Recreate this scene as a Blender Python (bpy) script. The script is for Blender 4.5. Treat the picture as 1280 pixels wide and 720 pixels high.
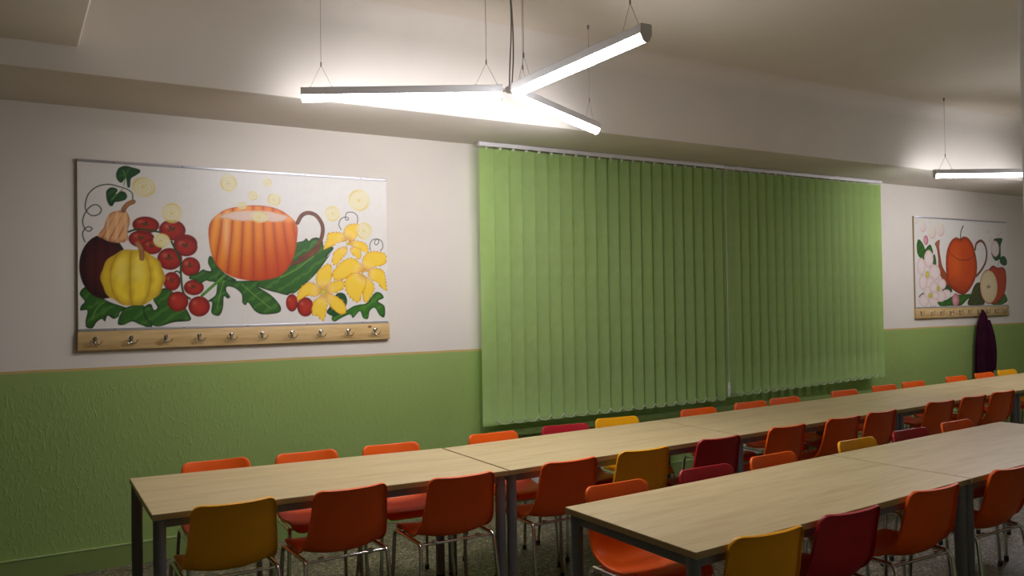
import bpy, bmesh, math, random
import numpy as np
from mathutils import Vector, Matrix

for _o in list(bpy.data.objects):
    bpy.data.objects.remove(_o, do_unlink=True)
SC = bpy.context.scene
COL = SC.collection
R = math.radians
random.seed(7)

# ------------------------------------------------------------------ camera
CAM_H = 1.61
FPX = 1046.41
cam_d = bpy.data.cameras.new('camera')
cam_d.sensor_width = 36.0
cam_d.sensor_fit = 'HORIZONTAL'
cam_d.lens = FPX / 1280.0 * 36.0
cam_d.clip_start = 0.05
cam = bpy.data.objects.new('camera', cam_d)
COL.objects.link(cam)
_y, _p, _r = R(31.145), R(0.953), R(-0.904)
_f = Vector((math.sin(_y) * math.cos(_p), math.cos(_y) * math.cos(_p), math.sin(_p)))
_rt = Vector((math.cos(_y), -math.sin(_y), 0.0))
_up = _rt.cross(_f)
_r2 = _rt * math.cos(_r) + _up * math.sin(_r)
_u2 = -_rt * math.sin(_r) + _up * math.cos(_r)
_m = Matrix((_r2, _u2, -_f)).transposed().to_4x4()
_m.translation = Vector((0, 0, CAM_H))
cam.matrix_world = _m
SC.camera = cam

# ------------------------------------------------------------------ world and exposure
world = bpy.data.worlds.new('world')
SC.world = world
world.use_nodes = True
world.node_tree.nodes['Background'].inputs[0].default_value = (0.03, 0.04, 0.07, 1)
world.node_tree.nodes['Background'].inputs[1].default_value = 0.05
SC.view_settings.view_transform = 'Standard'
SC.view_settings.look = 'None'
SC.view_settings.gamma = 1.0
SC.view_settings.use_curve_mapping = False
SC.view_settings.exposure = 0.0
LAMP_STRENGTH = 78.0
LAMP_COLOR = (1.0, 0.972, 1.03, 1)

# ------------------------------------------------------------------ helpers
def link(o, parent=None):
    COL.objects.link(o)
    if parent is not None:
        o.parent = parent
    return o

def obj(name, bm, mats, parent=None, smooth=False, angle=None):
    me = bpy.data.meshes.new(name)
    bm.normal_update()
    bm.to_mesh(me)
    bm.free()
    for m in (mats if isinstance(mats, (list, tuple)) else [mats]):
        me.materials.append(m)
    if smooth or angle:
        me.shade_smooth()
        if angle:
            me.set_sharp_from_angle(angle=R(angle))
    return link(bpy.data.objects.new(name, me), parent)

def thing(name, label, cat, loc=(0, 0, 0), rz=0.0, group=None):
    o = bpy.data.objects.new(name, None)
    o.empty_display_size = 0.1
    link(o)
    o.location = loc
    o.rotation_euler = (0, 0, rz)
    tag(o, label, cat, group)
    return o

def tag(o, label=None, cat=None, group=None, kind=None):
    if label: o['label'] = label
    if cat: o['category'] = cat
    if group: o['group'] = group
    if kind: o['kind'] = kind
    return o

def box(bm, x0, x1, y0, y1, z0, z1, bevel=0.0, seg=2, mi=0):
    vs = [bm.verts.new((x, y, z)) for x in (x0, x1) for y in (y0, y1) for z in (z0, z1)]
    fs = []
    for q in ((0, 1, 3, 2), (4, 6, 7, 5), (0, 4, 5, 1), (2, 3, 7, 6), (0, 2, 6, 4), (1, 5, 7, 3)):
        f = bm.faces.new([vs[i] for i in q]); f.material_index = mi; fs.append(f)
    if bevel:
        es = list({e for f in fs for e in f.edges})
        bmesh.ops.bevel(bm, geom=es, offset=bevel, segments=seg, affect='EDGES', profile=0.5)
    return vs

def tube(bm, pts, r, n=10, caps=True, closed=False):
    pts = [Vector(p) for p in pts]
    N = len(pts)
    rs = r if isinstance(r, (list, tuple)) else [r] * N
    rings = []
    prev = None
    for i, p in enumerate(pts):
        if i == 0: t = pts[1] - pts[0]
        elif i == N - 1: t = pts[-1] - pts[-2]
        else: t = (pts[i + 1] - p).normalized() + (p - pts[i - 1]).normalized()
        t.normalize()
        if prev is None:
            a = Vector((0, 0, 1)) if abs(t.z) < 0.9 else Vector((1, 0, 0))
            nrm = t.cross(a).normalized()
        else:
            nrm = (prev - t * prev.dot(t)).normalized()
        prev = nrm
        b = t.cross(nrm)
        rings.append([bm.verts.new(p + (nrm * math.cos(2 * math.pi * k / n) + b * math.sin(2 * math.pi * k / n)) * rs[i]) for k in range(n)])
    for i in range(N - 1):
        for k in range(n):
            bm.faces.new((rings[i][k], rings[i][(k + 1) % n], rings[i + 1][(k + 1) % n], rings[i + 1][k]))
    if caps:
        bm.faces.new(rings[0][::-1]); bm.faces.new(rings[-1])

def lathe(bm, prof, cx=0, cy=0, n=16):
    rings = []
    for r, z in prof:
        rings.append([bm.verts.new((cx + r * math.cos(2 * math.pi * k / n), cy + r * math.sin(2 * math.pi * k / n), z)) for k in range(n)])
    for i in range(len(prof) - 1):
        for k in range(n):
            bm.faces.new((rings[i][k], rings[i][(k + 1) % n], rings[i + 1][(k + 1) % n], rings[i + 1][k]))
    bm.faces.new(rings[0][::-1]); bm.faces.new(rings[-1])

def spline(pts, per=6):
    P = [Vector(p) for p in pts]
    out = []
    for i in range(len(P) - 1):
        p0 = P[max(i - 1, 0)]; p1 = P[i]; p2 = P[i + 1]; p3 = P[min(i + 2, len(P) - 1)]
        for k in range(per):
            t = k / per
            out.append(0.5 * ((2 * p1) + (p2 - p0) * t + (2 * p0 - 5 * p1 + 4 * p2 - p3) * t * t + (3 * p1 - p0 - 3 * p2 + p3) * t ** 3))
    out.append(P[-1])
    return out

def copy_tree(o, parent=None):
    c = o.copy()
    link(c, parent)
    for ch in list(o.children):
        copy_tree(ch, c)
    return c

# ------------------------------------------------------------------ materials
class Mat:
    def __init__(s, name, color=(0.8, 0.8, 0.8), rough=0.5, metal=0.0, spec=0.5):
        s.m = bpy.data.materials.new(name); s.m.use_nodes = True
        s.nt = s.m.node_tree; s.N = s.nt.nodes; s.L = s.nt.links
        s.b = s.N['Principled BSDF']
        s.b.inputs['Base Color'].default_value = (*color, 1)
        s.b.inputs['Roughness'].default_value = rough
        s.b.inputs['Metallic'].default_value = metal
        s.b.inputs['Specular IOR Level'].default_value = spec
        s._c = None
    def node(s, t, **kw):
        n = s.N.new(t)
        for k, v in kw.items(): setattr(n, k, v)
        return n
    def coord(s, scale=(1, 1, 1), kind='Object', rot=(0, 0, 0)):
        tc = s.node('ShaderNodeTexCoord'); mp = s.node('ShaderNodeMapping')
        mp.inputs['Scale'].default_value = scale
        mp.inputs['Rotation'].default_value = rot
        s.L.new(tc.outputs[kind], mp.inputs[0])
        return mp.outputs[0]
    def noise(s, vec, scale=5, detail=3, rough=0.5, dist=0.0):
        n = s.node('ShaderNodeTexNoise')
        n.inputs['Scale'].default_value = scale; n.inputs['Detail'].default_value = detail
        n.inputs['Roughness'].default_value = rough; n.inputs['Distortion'].default_value = dist
        s.L.new(vec, n.inputs['Vector'])
        return n.outputs['Fac']
    def ramp(s, fac, stops, interp='LINEAR'):
        r = s.node('ShaderNodeValToRGB')
        r.color_ramp.interpolation = interp
        e = r.color_ramp.elements
        e[0].position, e[0].color = stops[0][0], (*stops[0][1], 1)
        e[1].position, e[1].color = stops[1][0], (*stops[1][1], 1)
        for p, c in stops[2:]:
            x = e.new(p); x.color = (*c, 1)
        s.L.new(fac, r.inputs[0])
        return r.outputs[0]
    def bump(s, fac, strength=0.2, dist=0.01):
        b = s.node('ShaderNodeBump')
        b.inputs['Strength'].default_value = strength; b.inputs['Distance'].default_value = dist
        s.L.new(fac, b.inputs['Height'])
        if s.b.inputs['Normal'].links:
            s.L.new(s.b.inputs['Normal'].links[0].from_socket, b.inputs['Normal'])
        s.L.new(b.outputs[0], s.b.inputs['Normal'])
    def color(s, sock): s.L.new(sock, s.b.inputs['Base Color'])

def plaster(name, col):
    m = Mat(name, col, 0.75, spec=0.25)
    v = m.coord()
    m.color(m.ramp(m.noise(v, 2.2, 3), [(0.3, tuple(c * 0.95 for c in col)), (0.7, col)]))
    m.bump(m.noise(v, 45, 4, 0.6), 0.12, 0.004)
    return m.m

WHITE = (0.76, 0.71, 0.635)
GREEN = (0.305, 0.43, 0.13)
M = {}
M['plaster'] = plaster('white_plaster', WHITE)
M['ceiling'] = plaster('ceiling_paint', (0.74, 0.675, 0.575))

def two_tone():
    m = Mat('two_tone_wall_paint', WHITE, 0.7, spec=0.3)
    v = m.coord()
    sep = m.node('ShaderNodeSeparateXYZ'); m.L.new(v, sep.inputs[0])
    wob = m.noise(v, 3, 2)
    mm = m.node('ShaderNodeMath', operation='MULTIPLY_ADD'); m.L.new(wob, mm.inputs[0]); mm.inputs[1].default_value = 0.008
    m.L.new(sep.outputs['Z'], mm.inputs[2])
    sc = m.node('ShaderNodeMath', operation='MULTIPLY'); m.L.new(mm.outputs[0], sc.inputs[0]); sc.inputs[1].default_value = 0.25
    band = m.ramp(sc.outputs[0], [(0.0, GREEN), (1.234 * 0.25, (0.60, 0.42, 0.16)), (1.247 * 0.25, WHITE)], 'CONSTANT')
    big = m.noise(v, 1.3, 3)
    mx = m.node('ShaderNodeMix', data_type='RGBA', blend_type='MULTIPLY')
    mx.inputs[0].default_value = 1.0
    m.L.new(band, mx.inputs[6]); m.L.new(m.ramp(big, [(0.3, (0.93, 0.93, 0.93)), (0.7, (1, 1, 1))]), mx.inputs[7])
    m.color(mx.outputs[2])
    # rough rolled relief on the dado, finer above
    lt = m.node('ShaderNodeMath', operation='LESS_THAN'); m.L.new(sep.outputs['Z'], lt.inputs[0]); lt.inputs[1].default_value = 1.16
    v2 = m.coord((1, 1, 0.45))
    n1 = m.noise(v2, 36, 4, 0.62, 0.6)
    rr = m.ramp(n1, [(0.5, (0, 0, 0)), (0.68, (1, 1, 1))])
    mu = m.node('ShaderNodeMath', operation='MULTIPLY'); m.L.new(rr, mu.inputs[0]); m.L.new(lt.outputs[0], mu.inputs[1])
    m.bump(mu.outputs[0], 0.35, 0.005)
    m.bump(m.noise(m.coord((0.5, 1, 1)), 60, 3, 0.6), 0.12, 0.003)
    lo = m.node('ShaderNodeMapRange'); m.L.new(lt.outputs[0], lo.inputs[0])
    lo.inputs[3].default_value = 0.75; lo.inputs[4].default_value = 0.42
    m.L.new(lo.outputs[0], m.b.inputs['Roughness'])
    return m.m
M['two_tone'] = two_tone()

def simple(name, col, rough=0.5, metal=0.0, spec=0.5, var=0.06, scale=8, bump=0.0, bscale=80):
    m = Mat(name, col, rough, metal, spec)
    v = m.coord()
    m.color(m.ramp(m.noise(v, scale, 3), [(0.3, tuple(c * (1 - var) for c in col)), (0.7, col)]))
    if bump: m.bump(m.noise(v, bscale, 3), bump, 0.002)
    return m.m
M['green_trim'] = simple('green_gloss_paint', (0.22, 0.31, 0.09), 0.4, bump=0.1)
M['ledge_highlight'] = simple('green_ledge_highlight', (0.38, 0.50, 0.2), 0.4)  # lighter green puts the highlight of the baseboard's top edge into the colour
M['steel'] = simple('grey_powder_coat', (0.20, 0.205, 0.235), 0.42, 0.1, var=0.1)
M['chrome'] = simple('chrome', (0.72, 0.71, 0.72), 0.16, 1.0, var=0.1, scale=20)
M['black_plastic'] = simple('black_plastic', (0.02, 0.02, 0.02), 0.5)
M['alu'] = simple('brushed_aluminium', (0.62, 0.61, 0.65), 0.4, 0.7)
M['white_metal'] = simple('white_enamel', (0.70, 0.68, 0.68), 0.45)
M['lamp_metal'] = simple('lamp_housing_white', (0.80, 0.79, 0.79), 0.45, 0.0)
M['wire'] = simple('steel_wire', (0.25, 0.24, 0.23), 0.4, 0.6)
M['cable'] = simple('grey_cable', (0.42, 0.42, 0.43), 0.5)
M['beads'] = simple('pale_bead_chain', (0.62, 0.66, 0.52), 0.5)
M['radiator'] = simple('radiator_enamel', (0.72, 0.71, 0.69), 0.4)
M['frame_white'] = simple('window_frame_paint', (0.7, 0.7, 0.67), 0.4)
M['wine_cloth'] = simple('wine_red_cloth', (0.040, 0.006, 0.020), 0.9, spec=0.1, var=0.4, scale=14, bump=0.4, bscale=160)

def fabric():
    m = Mat('green_blind_fabric', (0.31, 0.52, 0.17), 0.85, spec=0.15)
    v = m.coord()
    m.color(m.ramp(m.noise(v, 9, 3), [(0.3, (0.50, 0.69, 0.25)), (0.7, (0.55, 0.74, 0.29))]))
    m.bump(m.noise(m.coord((1, 1, 0.25)), 300, 2), 0.08, 0.0006)
    m.b.inputs['Sheen Weight'].default_value = 0.1
    return m.m
M['fabric'] = fabric()

def glass():
    m = Mat('night_glass', (0.9, 0.95, 0.95), 0.02)
    m.b.inputs['Transmission Weight'].default_value = 1.0
    m.b.inputs['IOR'].default_value = 1.45
    v = m.coord(); m.bump(m.noise(v, 1.5, 1), 0.02, 0.002)
    return m.m
M['glass'] = glass()

def shell_mat(name, col):
    m = Mat(name, col, 0.38, spec=0.4)
    v = m.coord()
    m.color(m.ramp(m.noise(v, 6, 4), [(0.3, tuple(c * 0.9 for c in col)), (0.7, col)]))
    m.bump(m.noise(v, 420, 2), 0.25, 0.0006)
    m.b.inputs['Subsurface Weight'].default_value = 0.0
    return m.m
M['orange'] = shell_mat('orange_moulded_plastic', (0.92, 0.12, 0.004))
M['red'] = shell_mat('red_moulded_plastic', (0.42, 0.013, 0.022))
M['yellow'] = shell_mat('yellow_moulded_plastic', (0.95, 0.43, 0.004))

def laminate():
    m = Mat('maple_laminate', (0.6, 0.48, 0.27), 0.36, spec=0.45)
    v = m.coord((0.9, 9.0, 9.0))
    n = m.noise(v, 3.2, 6, 0.6, 0.35)
    base = m.ramp(n, [(0.28, (0.49, 0.365, 0.185)), (0.45, (0.555, 0.425, 0.23)), (0.62, (0.61, 0.485, 0.275)), (0.8, (0.54, 0.41, 0.215))])
    # broad staves
    w = m.noise(m.coord((0.35, 7, 7)), 2.0, 2)
    mx = m.node('ShaderNodeMix', data_type='RGBA', blend_type='MULTIPLY'); mx.inputs[0].default_value = 1
    m.L.new(base, mx.inputs[6]); m.L.new(m.ramp(w, [(0.35, (0.96, 0.95, 0.94)), (0.65, (1.02, 1.01, 1.0))]), mx.inputs[7])
    m.color(mx.outputs[2])
    m.bump(n, 0.04, 0.001)
    return m.m
M['laminate'] = laminate()
M['edge'] = simple('maple_edge_band', (0.42, 0.29, 0.13), 0.45, var=0.15)

def pine():
    m = Mat('knotty_pine', (0.6, 0.42, 0.18), 0.45)
    n = m.noise(m.coord((1.2, 10, 14)), 2.5, 5, 0.6, 0.5)
    base = m.ramp(n, [(0.3, (0.52, 0.33, 0.12)), (0.6, (0.68, 0.48, 0.22)), (0.8, (0.60, 0.40, 0.16))])
    vo = m.node('ShaderNodeTexVoronoi'); vo.inputs['Scale'].default_value = 6.0
    m.L.new(m.coord((0.9, 1, 1.6)), vo.inputs['Vector'])
    k = m.ramp(vo.outputs['Distance'], [(0.05, (0.22, 0.10, 0.03)), (0.11, (1, 1, 1))])
    mx = m.node('ShaderNodeMix', data_type='RGBA', blend_type='MULTIPLY'); mx.inputs[0].default_value = 1
    m.L.new(base, mx.inputs[6]); m.L.new(k, mx.inputs[7]); m.color(mx.outputs[2])
    m.bump(n, 0.08, 0.001)
    return m.m
M['pine'] = pine()

def terrazzo():
    m = Mat('speckled_terrazzo', (0.2, 0.19, 0.12), 0.5)
    v = m.coord()
    vo = m.node('ShaderNodeTexVoronoi'); vo.inputs['Scale'].default_value = 85.0
    m.L.new(v, vo.inputs['Vector'])
    sep = m.node('ShaderNodeSeparateColor'); m.L.new(vo.outputs['Color'], sep.inputs[0])
    c = m.ramp(sep.outputs[0], [(0.0, (0.05, 0.045, 0.025)), (0.35, (0.13, 0.11, 0.065)), (0.7, (0.20, 0.17, 0.10)), (0.92, (0.34, 0.30, 0.19))], 'CONSTANT')
    m.color(c)
    m.L.new(m.ramp(m.noise(v, 3, 3), [(0.3, (0.4,) * 3), (0.7, (0.6,) * 3)]), m.b.inputs['Roughness'])
    return m.m
M['terrazzo'] = terrazzo()

def emitter(k=1.0):
    m = bpy.data.materials.new('lit_opal_diffuser'); m.use_nodes = True
    nt = m.node_tree
    nt.nodes.clear()
    e = nt.nodes.new('ShaderNodeEmission'); o = nt.nodes.new('ShaderNodeOutputMaterial')
    e.inputs[0].default_value = LAMP_COLOR; e.inputs[1].default_value = LAMP_STRENGTH * k
    nt.links.new(e.outputs[0], o.inputs[0])
    return m
M['lit'] = emitter()
M['lit_weak'] = emitter(0.68)      # second lamp set weaker, to light the wall beside it less

def paint_mat():
    m = Mat('acrylic_paint_on_canvas', (0.8, 0.8, 0.8), 0.38, spec=0.5)
    a = m.node('ShaderNodeVertexColor'); a.layer_name = 'paint'
    m.color(a.outputs['Color'])
    m.bump(m.noise(m.coord(), 55, 4, 0.6), 0.3, 0.003)
    return m.m
M['paint'] = paint_mat()

# ------------------------------------------------------------------ the room
X0, X1, YR, D, ZC = -6.0, 12.6, -1.2, 5.781, 3.48
YB, ZS = 4.96, 2.857          # front face and underside of the long downstand beam
def struct(name, bm, mats, **k):
    return tag(obj(name, bm, mats, **k), kind='structure')
b = bmesh.new(); box(b, X0 - .2, X1 + .2, YR - .2, D + .25, -.1, 0); struct('floor', b, M['terrazzo'])
b = bmesh.new(); box(b, X0 - .2, X1 + .2, YR - .2, D + .25, ZC, ZC + .1); struct('ceiling', b, M['ceiling'])
WX0, WX1, WZ0, WZ1 = 3.32, 7.88, 0.82, 2.70
b = bmesh.new()
box(b, X0 - .2, WX0, D, D + .25, 0, ZC); box(b, WX1, X1 + .2, D, D + .25, 0, ZC)
box(b, WX0, WX1, D, D + .25, 0, WZ0); box(b, WX0, WX1, D, D + .25, WZ1, ZC)
struct('wall_back', b, M['two_tone'])
b = bmesh.new(); box(b, X0 - .2, X0, YR, D, 0, ZC); struct('wall_left', b, M['two_tone'])
b = bmesh.new(); box(b, X1, X1 + .2, YR, D, 0, ZC); struct('wall_right', b, M['two_tone'])
b = bmesh.new(); box(b, X0, X1, YR - .2, YR, 0, ZC); struct('wall_front', b, M['two_tone'])
b = bmesh.new()
_rc = .14
_sec = [(D, ZS), (YB + .012, ZS), (YB + .0035, ZS + .0035), (YB, ZS + .012), (YB, ZC - _rc)] + \
       [(YB - _rc * (1 - math.cos(q)), ZC - _rc * (1 - math.sin(q))) for q in [math.pi / 2 * k / 12 for k in range(1, 12)]] + [(YB - _rc, ZC), (D, ZC)]
_a = [b.verts.new((X0, y, z)) for y, z in _sec]; _b = [b.verts.new((X1, y, z)) for y, z in _sec]
for i in range(len(_sec)):
    j = (i + 1) % len(_sec); b.faces.new((_a[i], _a[j], _b[j], _b[i]))
b.faces.new(_a[::-1]); b.faces.new(_b)
bmesh.ops.recalc_face_normals(b, faces=b.faces[:])
tag(struct('trim_1', b, M['plaster'], smooth=True, angle=40), 'white plastered downstand beam along the window wall')
b = bmesh.new(); box(b, -.75, .335, YR, YB, 2.995, ZC, 0.012, 3); tag(struct('trim_2', b, M['plaster'], smooth=True, angle=40), 'shallow ceiling cross beam above the left end')
b = bmesh.new(); box(b, 2.7, 3.05, 1.05, 1.4, 0, ZC, 0.01, 2); tag(struct('trim_3', b, M['plaster'], smooth=True, angle=40), 'square white plastered pillar at the right edge')
bb = struct('baseboard_back', (lambda b: (box(b, X0, X1, D - .014, D, 0, .13), b)[1])(bmesh.new()), M['green_trim'])
b = bmesh.new(); box(b, X0, X1, D - .017, D, .13, .136); led = obj('ledge', b, M['ledge_highlight'], bb); led['label'] = 'top edge with its highlight painted in light green'

# window behind the blinds
b = bmesh.new()
fy0, fy1 = D + .12, D + .18
box(b, WX0, WX1, fy0, fy1, WZ0, WZ0 + .07); box(b, WX0, WX1, fy0, fy1, WZ1 - .07, WZ1)
nx = 4
xs = [WX0 + (WX1 - WX0) * i / nx for i in range(nx + 1)]
for i, x in enumerate(xs):
    box(b, max(WX0, x - .04), min(WX1, x + .04), fy0, fy1, WZ0 + .07, WZ1 - .07)
win = struct('window_1', b, M['frame_white'])
for i in range(nx):
    b = bmesh.new(); box(b, xs[i] + .041, xs[i + 1] - .041, fy0 + .02, fy0 + .028, WZ0 + .071, WZ1 - .071)
    obj('pane', b, M['glass'], win)
b = bmesh.new(); box(b, WX0 - .12, WX1 + .12, D - .085, D - .0005, .548, .60, .006); so = obj('window_sill', b, M['green_trim'], win, smooth=True, angle=40)
so['label'] = 'green painted window sill'

# ------------------------------------------------------------------ pendant lamps
def arm_section(r=0.0):
    """cross-section of the housing: a shallow inverted U, 62 mm wide"""
    return [(-.031, .0), (-.031, .039), (-.027, .043), (.027, .043), (.031, .039), (.031, .0)]
def extrude_x(b, sec, x0, x1, mi=0, cap=True):
    A = [b.verts.new((x0, y, z)) for y, z in sec]; B_ = [b.verts.new((x1, y, z)) for y, z in sec]
    n = len(sec)
    for i in range(n):
        f = b.faces.new((A[i], A[(i + 1) % n], B_[(i + 1) % n], B_[i])); f.material_index = mi
    if cap:
        b.faces.new(A[::-1]); b.faces.new(B_)
dif_sec = [(.0295 * math.cos(a), -.034 * math.sin(a) ** 0.8 if math.sin(a) > 0 else 0) for a in [math.pi * k / 12 for k in range(13)]]

def pendant(cx, cy, z, phi, length, label, zc=ZC, axes=(0, 120, -120), lit='lit'):
    """three-armed star of LED battens hung on wires; z is the underside of the housing"""
    t = thing('pendant_light', label, 'ceiling lamp', (cx, cy, z))
    x0 = .055
    for da in axes:
        a = phi + R(da)
        b = bmesh.new(); extrude_x(b, arm_section(), x0, length)
        arm = obj('lamp_arm', b, M['lamp_metal'], t, smooth=True, angle=35); arm.rotation_euler = (0, 0, a)
        b = bmesh.new(); extrude_x(b, dif_sec, x0 + .006, length - .006)
        d = obj('diffuser', b, M[lit], arm, smooth=True, angle=35); d.location = (0, 0, -.0005)
        d['label'] = 'glowing white half-round diffuser'
        for xe in (x0 - .005, length):
            b = bmesh.new()
            sec = [(-.032, -.002), (-.032, .040), (-.027, .045), (.027, .045), (.032, .040), (.032, -.002)] + \
                  [(.027 * math.cos(q), -.037 * math.sin(q) - .002) for q in [math.pi * k / 10 for k in range(1, 10)]]
            extrude_x(b, sec, xe, xe + .005)
            obj('end_cap', b, M['lamp_metal'], arm, smooth=True, angle=35)
        # two suspension wires with a V yoke each
        for xm in (x0 + .085, length - .105):
            px, py = xm * math.cos(a), xm * math.sin(a)
            H = zc - z
            b = bmesh.new()
            tube(b, [(px, py, .178), (px, py, H - .01)], .0013, 6)
            for s in (-1, 1):
                ex, ey = (xm + s * .062) * math.cos(a), (xm + s * .062) * math.sin(a)
                tube(b, [(px, py, .172), (ex, ey, .048)], .0010, 5)
            w = obj('suspension_wire', b, M['wire'], t)
            b = bmesh.new(); lathe(b, [(.004, .165), (.0045, .17), (.0045, .188), (.003, .192)], px, py, 8)
            obj('wire_gripper', b, M['wire'], w, smooth=True, angle=40)
            b = bmesh.new(); lathe(b, [(.003, H - .03), (.008, H - .018), (.009, H - .001)], px, py, 10)
            obj('ceiling_anchor', b, M['wire'], w, smooth=True, angle=40)
            for s in (-1, 1):
                ex, ey = (xm + s * .062) * math.cos(a), (xm + s * .062) * math.sin(a)
                b = bmesh.new()
                lathe(b, [(.005, .043), (.005, .050), (.003, .053)], ex, ey, 8)
                obj('wire_stud', b, M['wire'], w)
    # hub joint plates and power cables
    b = bmesh.new()
    lathe(b, [(.030, .004), (.034, .008), (.034, .030), (.030, .034)], 0, 0, 20)
    for da in axes:
        a = phi + R(da)
        tube(b, [(.02 * math.cos(a), .02 * math.sin(a), .018), (.05 * math.cos(a), .05 * math.sin(a), .018)], .010, 10)
    obj('hub_joint', b, M['lamp_metal'], t, smooth=True, angle=40)
    H = zc - z
    for k, (dx, ph) in enumerate(((-.006, 0.0), (.007, 1.3))):
        b = bmesh.new()
        pts = [(dx + .012 * math.sin(ph + 2.2 * q) * math.sin(math.pi * q), .006 * math.cos(ph + 4 * q) + .003, .03 + (H - .05) * q) for q in [i / 24 for i in range(25)]]
        tube(b, pts, .0042, 7)
        obj('power_cable', b, M['cable'], t, smooth=True)
    b = bmesh.new(); lathe(b, [(.030, H - .03), (.05, H - .024), (.052, H - .001)], 0, 0, 20)
    obj('ceiling_rose', b, M['white_metal'], t, smooth=True, angle=40)
    return t
pendant(2.455, 4.035, 2.793, R(149.3), 1.180, 'three-armed star of lit LED tubes hanging over the left half of the room')
pendant(8.560, 4.105, 2.755, R(150), 1.18, 'second star-shaped LED lamp at the right edge, mostly behind the pillar', lit='lit_weak')

# ------------------------------------------------------------------ vertical blinds
def lerp(a, b_, t): return a + (b_ - a) * t
BY = 5.655
def blind(label, edges, z_top, zb0, zb1, wand_x, xa, xb):
    """edges: right (front) edges of the slats"""
    t = thing('vertical_blind', label, 'blind', ((xa + xb) / 2, BY, 0), 0, 'green vertical blinds over the window')
    ox = (xa + xb) / 2
    b = bmesh.new(); box(b, xa - ox, xb - ox, -.022, .022, z_top + .008, z_top + .040, .003)
    obj('headrail', b, M['white_metal'], t, smooth=True, angle=40)
    for i in range(5):
        x = lerp(xa, xb, (i + .4) / 5) - ox
        b = bmesh.new(); box(b, x - .015, x + .015, -.024, .02, z_top + .036, z_top + .044)
        box(b, x - .015, x + .015, .018, .122, z_top + .040, z_top + .044)
        obj('rail_bracket', b, M['alu'], t)
    W = .1285
    L0 = None
    pts = []
    for i, xe in enumerate(edges):
        wide = i == 0
        ang = R(4) if wide else R(18.5 + random.uniform(-1, 1))
        zb = lerp(zb0, zb1, (xe - edges[0]) / (edges[-1] - edges[0]))
        c = xe - W / 2 * math.cos(ang) - ox
        b = bmesh.new()
        nseg = 6
        vs = []
        for k in range(nseg + 1):
            u = k / nseg - .5
            col_ = []
            for z in (zb, zb + .004, zb + .040, zb + .043, zb + .3, lerp(zb, z_top, .5), z_top - .06, z_top - .004):
                bulge = -.0022 * math.cos(u * math.pi)
                fat = -.0030 if z < zb + .041 else 0
                wob = .0005 * math.sin(3 * z + i * 1.7) * (u + .5)
                col_.append(b.verts.new((u * W, bulge + fat + wob, z)))
            vs.append(col_)
        for k in range(nseg):
            for q in range(7):
                b.faces.new((vs[k][q], vs[k + 1][q], vs[k + 1][q + 1], vs[k][q + 1]))
        bmesh.ops.solidify(b, geom=b.faces[:], thickness=-.0009)
        s = obj('slat', b, M['fabric'], t, smooth=True, angle=50)
        s.location = (c, 0, 0); s.rotation_euler = (0, 0, -ang)
        b = bmesh.new(); box(b, -.010, .010, -.003, .003, z_top - .010, z_top + .012)
        obj('slat_hanger', b, M['beads'], s)
        pts.append(((xe - ox - .004, -W / 2 * math.sin(ang) - .006, zb + .036), (xe - ox - W * math.cos(ang) + .004, W / 2 * math.sin(ang) - .006, zb + .036)))
    for i in range(len(pts) - 1):
        a, c = Vector(pts[i][0]), Vector(pts[i + 1][0])
        b = bmesh.new()
        n = 12
        tube(b, [a.lerp(c, k / n) + Vector((0, -.012 * math.sin(math.pi * k / n), -.030 * math.sin(math.pi * k / n))) for k in range(n + 1)], .0027, 6)
        box(b, a.x - .004, a.x + .006, a.y - .005, a.y + .004, a.z - .006, a.z + .008)
        obj('bead_chain', b, M['beads'], t, smooth=True, angle=50)
    if wand_x is not None:
        x = wand_x - ox
        b = bmesh.new(); tube(b, [(x, -.05, z_top + .01), (x + .002, -.052, 1.8), (x + .004, -.05, .83)], .0016, 6)
        c_ = obj('pull_cord', b, M['beads'], t)
        b = bmesh.new(); lathe(b, [(.006, .70), (.0125, .715), (.0125, .80), (.009, .825), (.004, .84)], x + .004, -.05, 12)
        w = obj('cord_weight', b, M['white_metal'], c_, smooth=True, angle=50)
        w['label'] = 'small white cord weight'
    return t
le = [3.267] + [3.390 + .1213 * i for i in range(19)] + [5.70]
le = [x for x in le if x < 5.66] + [5.70]
re_ = [5.855, 5.925]
while re_[-1] + .1195 < 8.06: re_.append(re_[-1] + .1185)
blind('left section of green vertical blinds with its headrail, nearer the pumpkin painting', le, 2.815, .652, .668, 5.715, 3.13, 5.735)
blind('right section of green vertical blinds, between the pull cord and the teapot painting', re_, 2.812, .690, .745, None, 5.738, 8.09)

# ------------------------------------------------------------------ radiators under the window
def radiator(x0, x1, label):
    t = thing('radiator', label, 'radiator', (x0, 5.70, 0))
    L = x1 - x0
    b = bmesh.new(); box(b, 0, L, -.018, .018, .12, .49, .006); obj('panel', b, M['radiator'], t, smooth=True, angle=40)
    b0 = bmesh.new(); box(b0, -.011, .011, -.006, .004, .145, .465, .004, 2)
    r0 = obj('rib', b0, M['radiator'], t, smooth=True, angle=50); r0.location = (.03, -.020, 0)
    n = int((L - .03) / .04)
    for i in range(1, n):
        r = r0.copy(); link(r, t); r.location = (.03 + i * .04, -.020, 0)
    for x in (.15, L - .15):
        b = bmesh.new(); box(b, x - .012, x + .012, .018, .081, .14, .46)
        obj('wall_bracket', b, M['radiator'], t)
    b = bmesh.new(); tube(b, [(L - .03, 0, .125), (L - .03, 0, .0)], .009, 8); obj('pipe', b, M['radiator'], t, smooth=True, angle=50)
radiator(3.45, 5.05, 'white ribbed panel radiator under the left part of the window')
radiator(5.75, 7.35, 'white ribbed panel radiator under the right part of the window')

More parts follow.
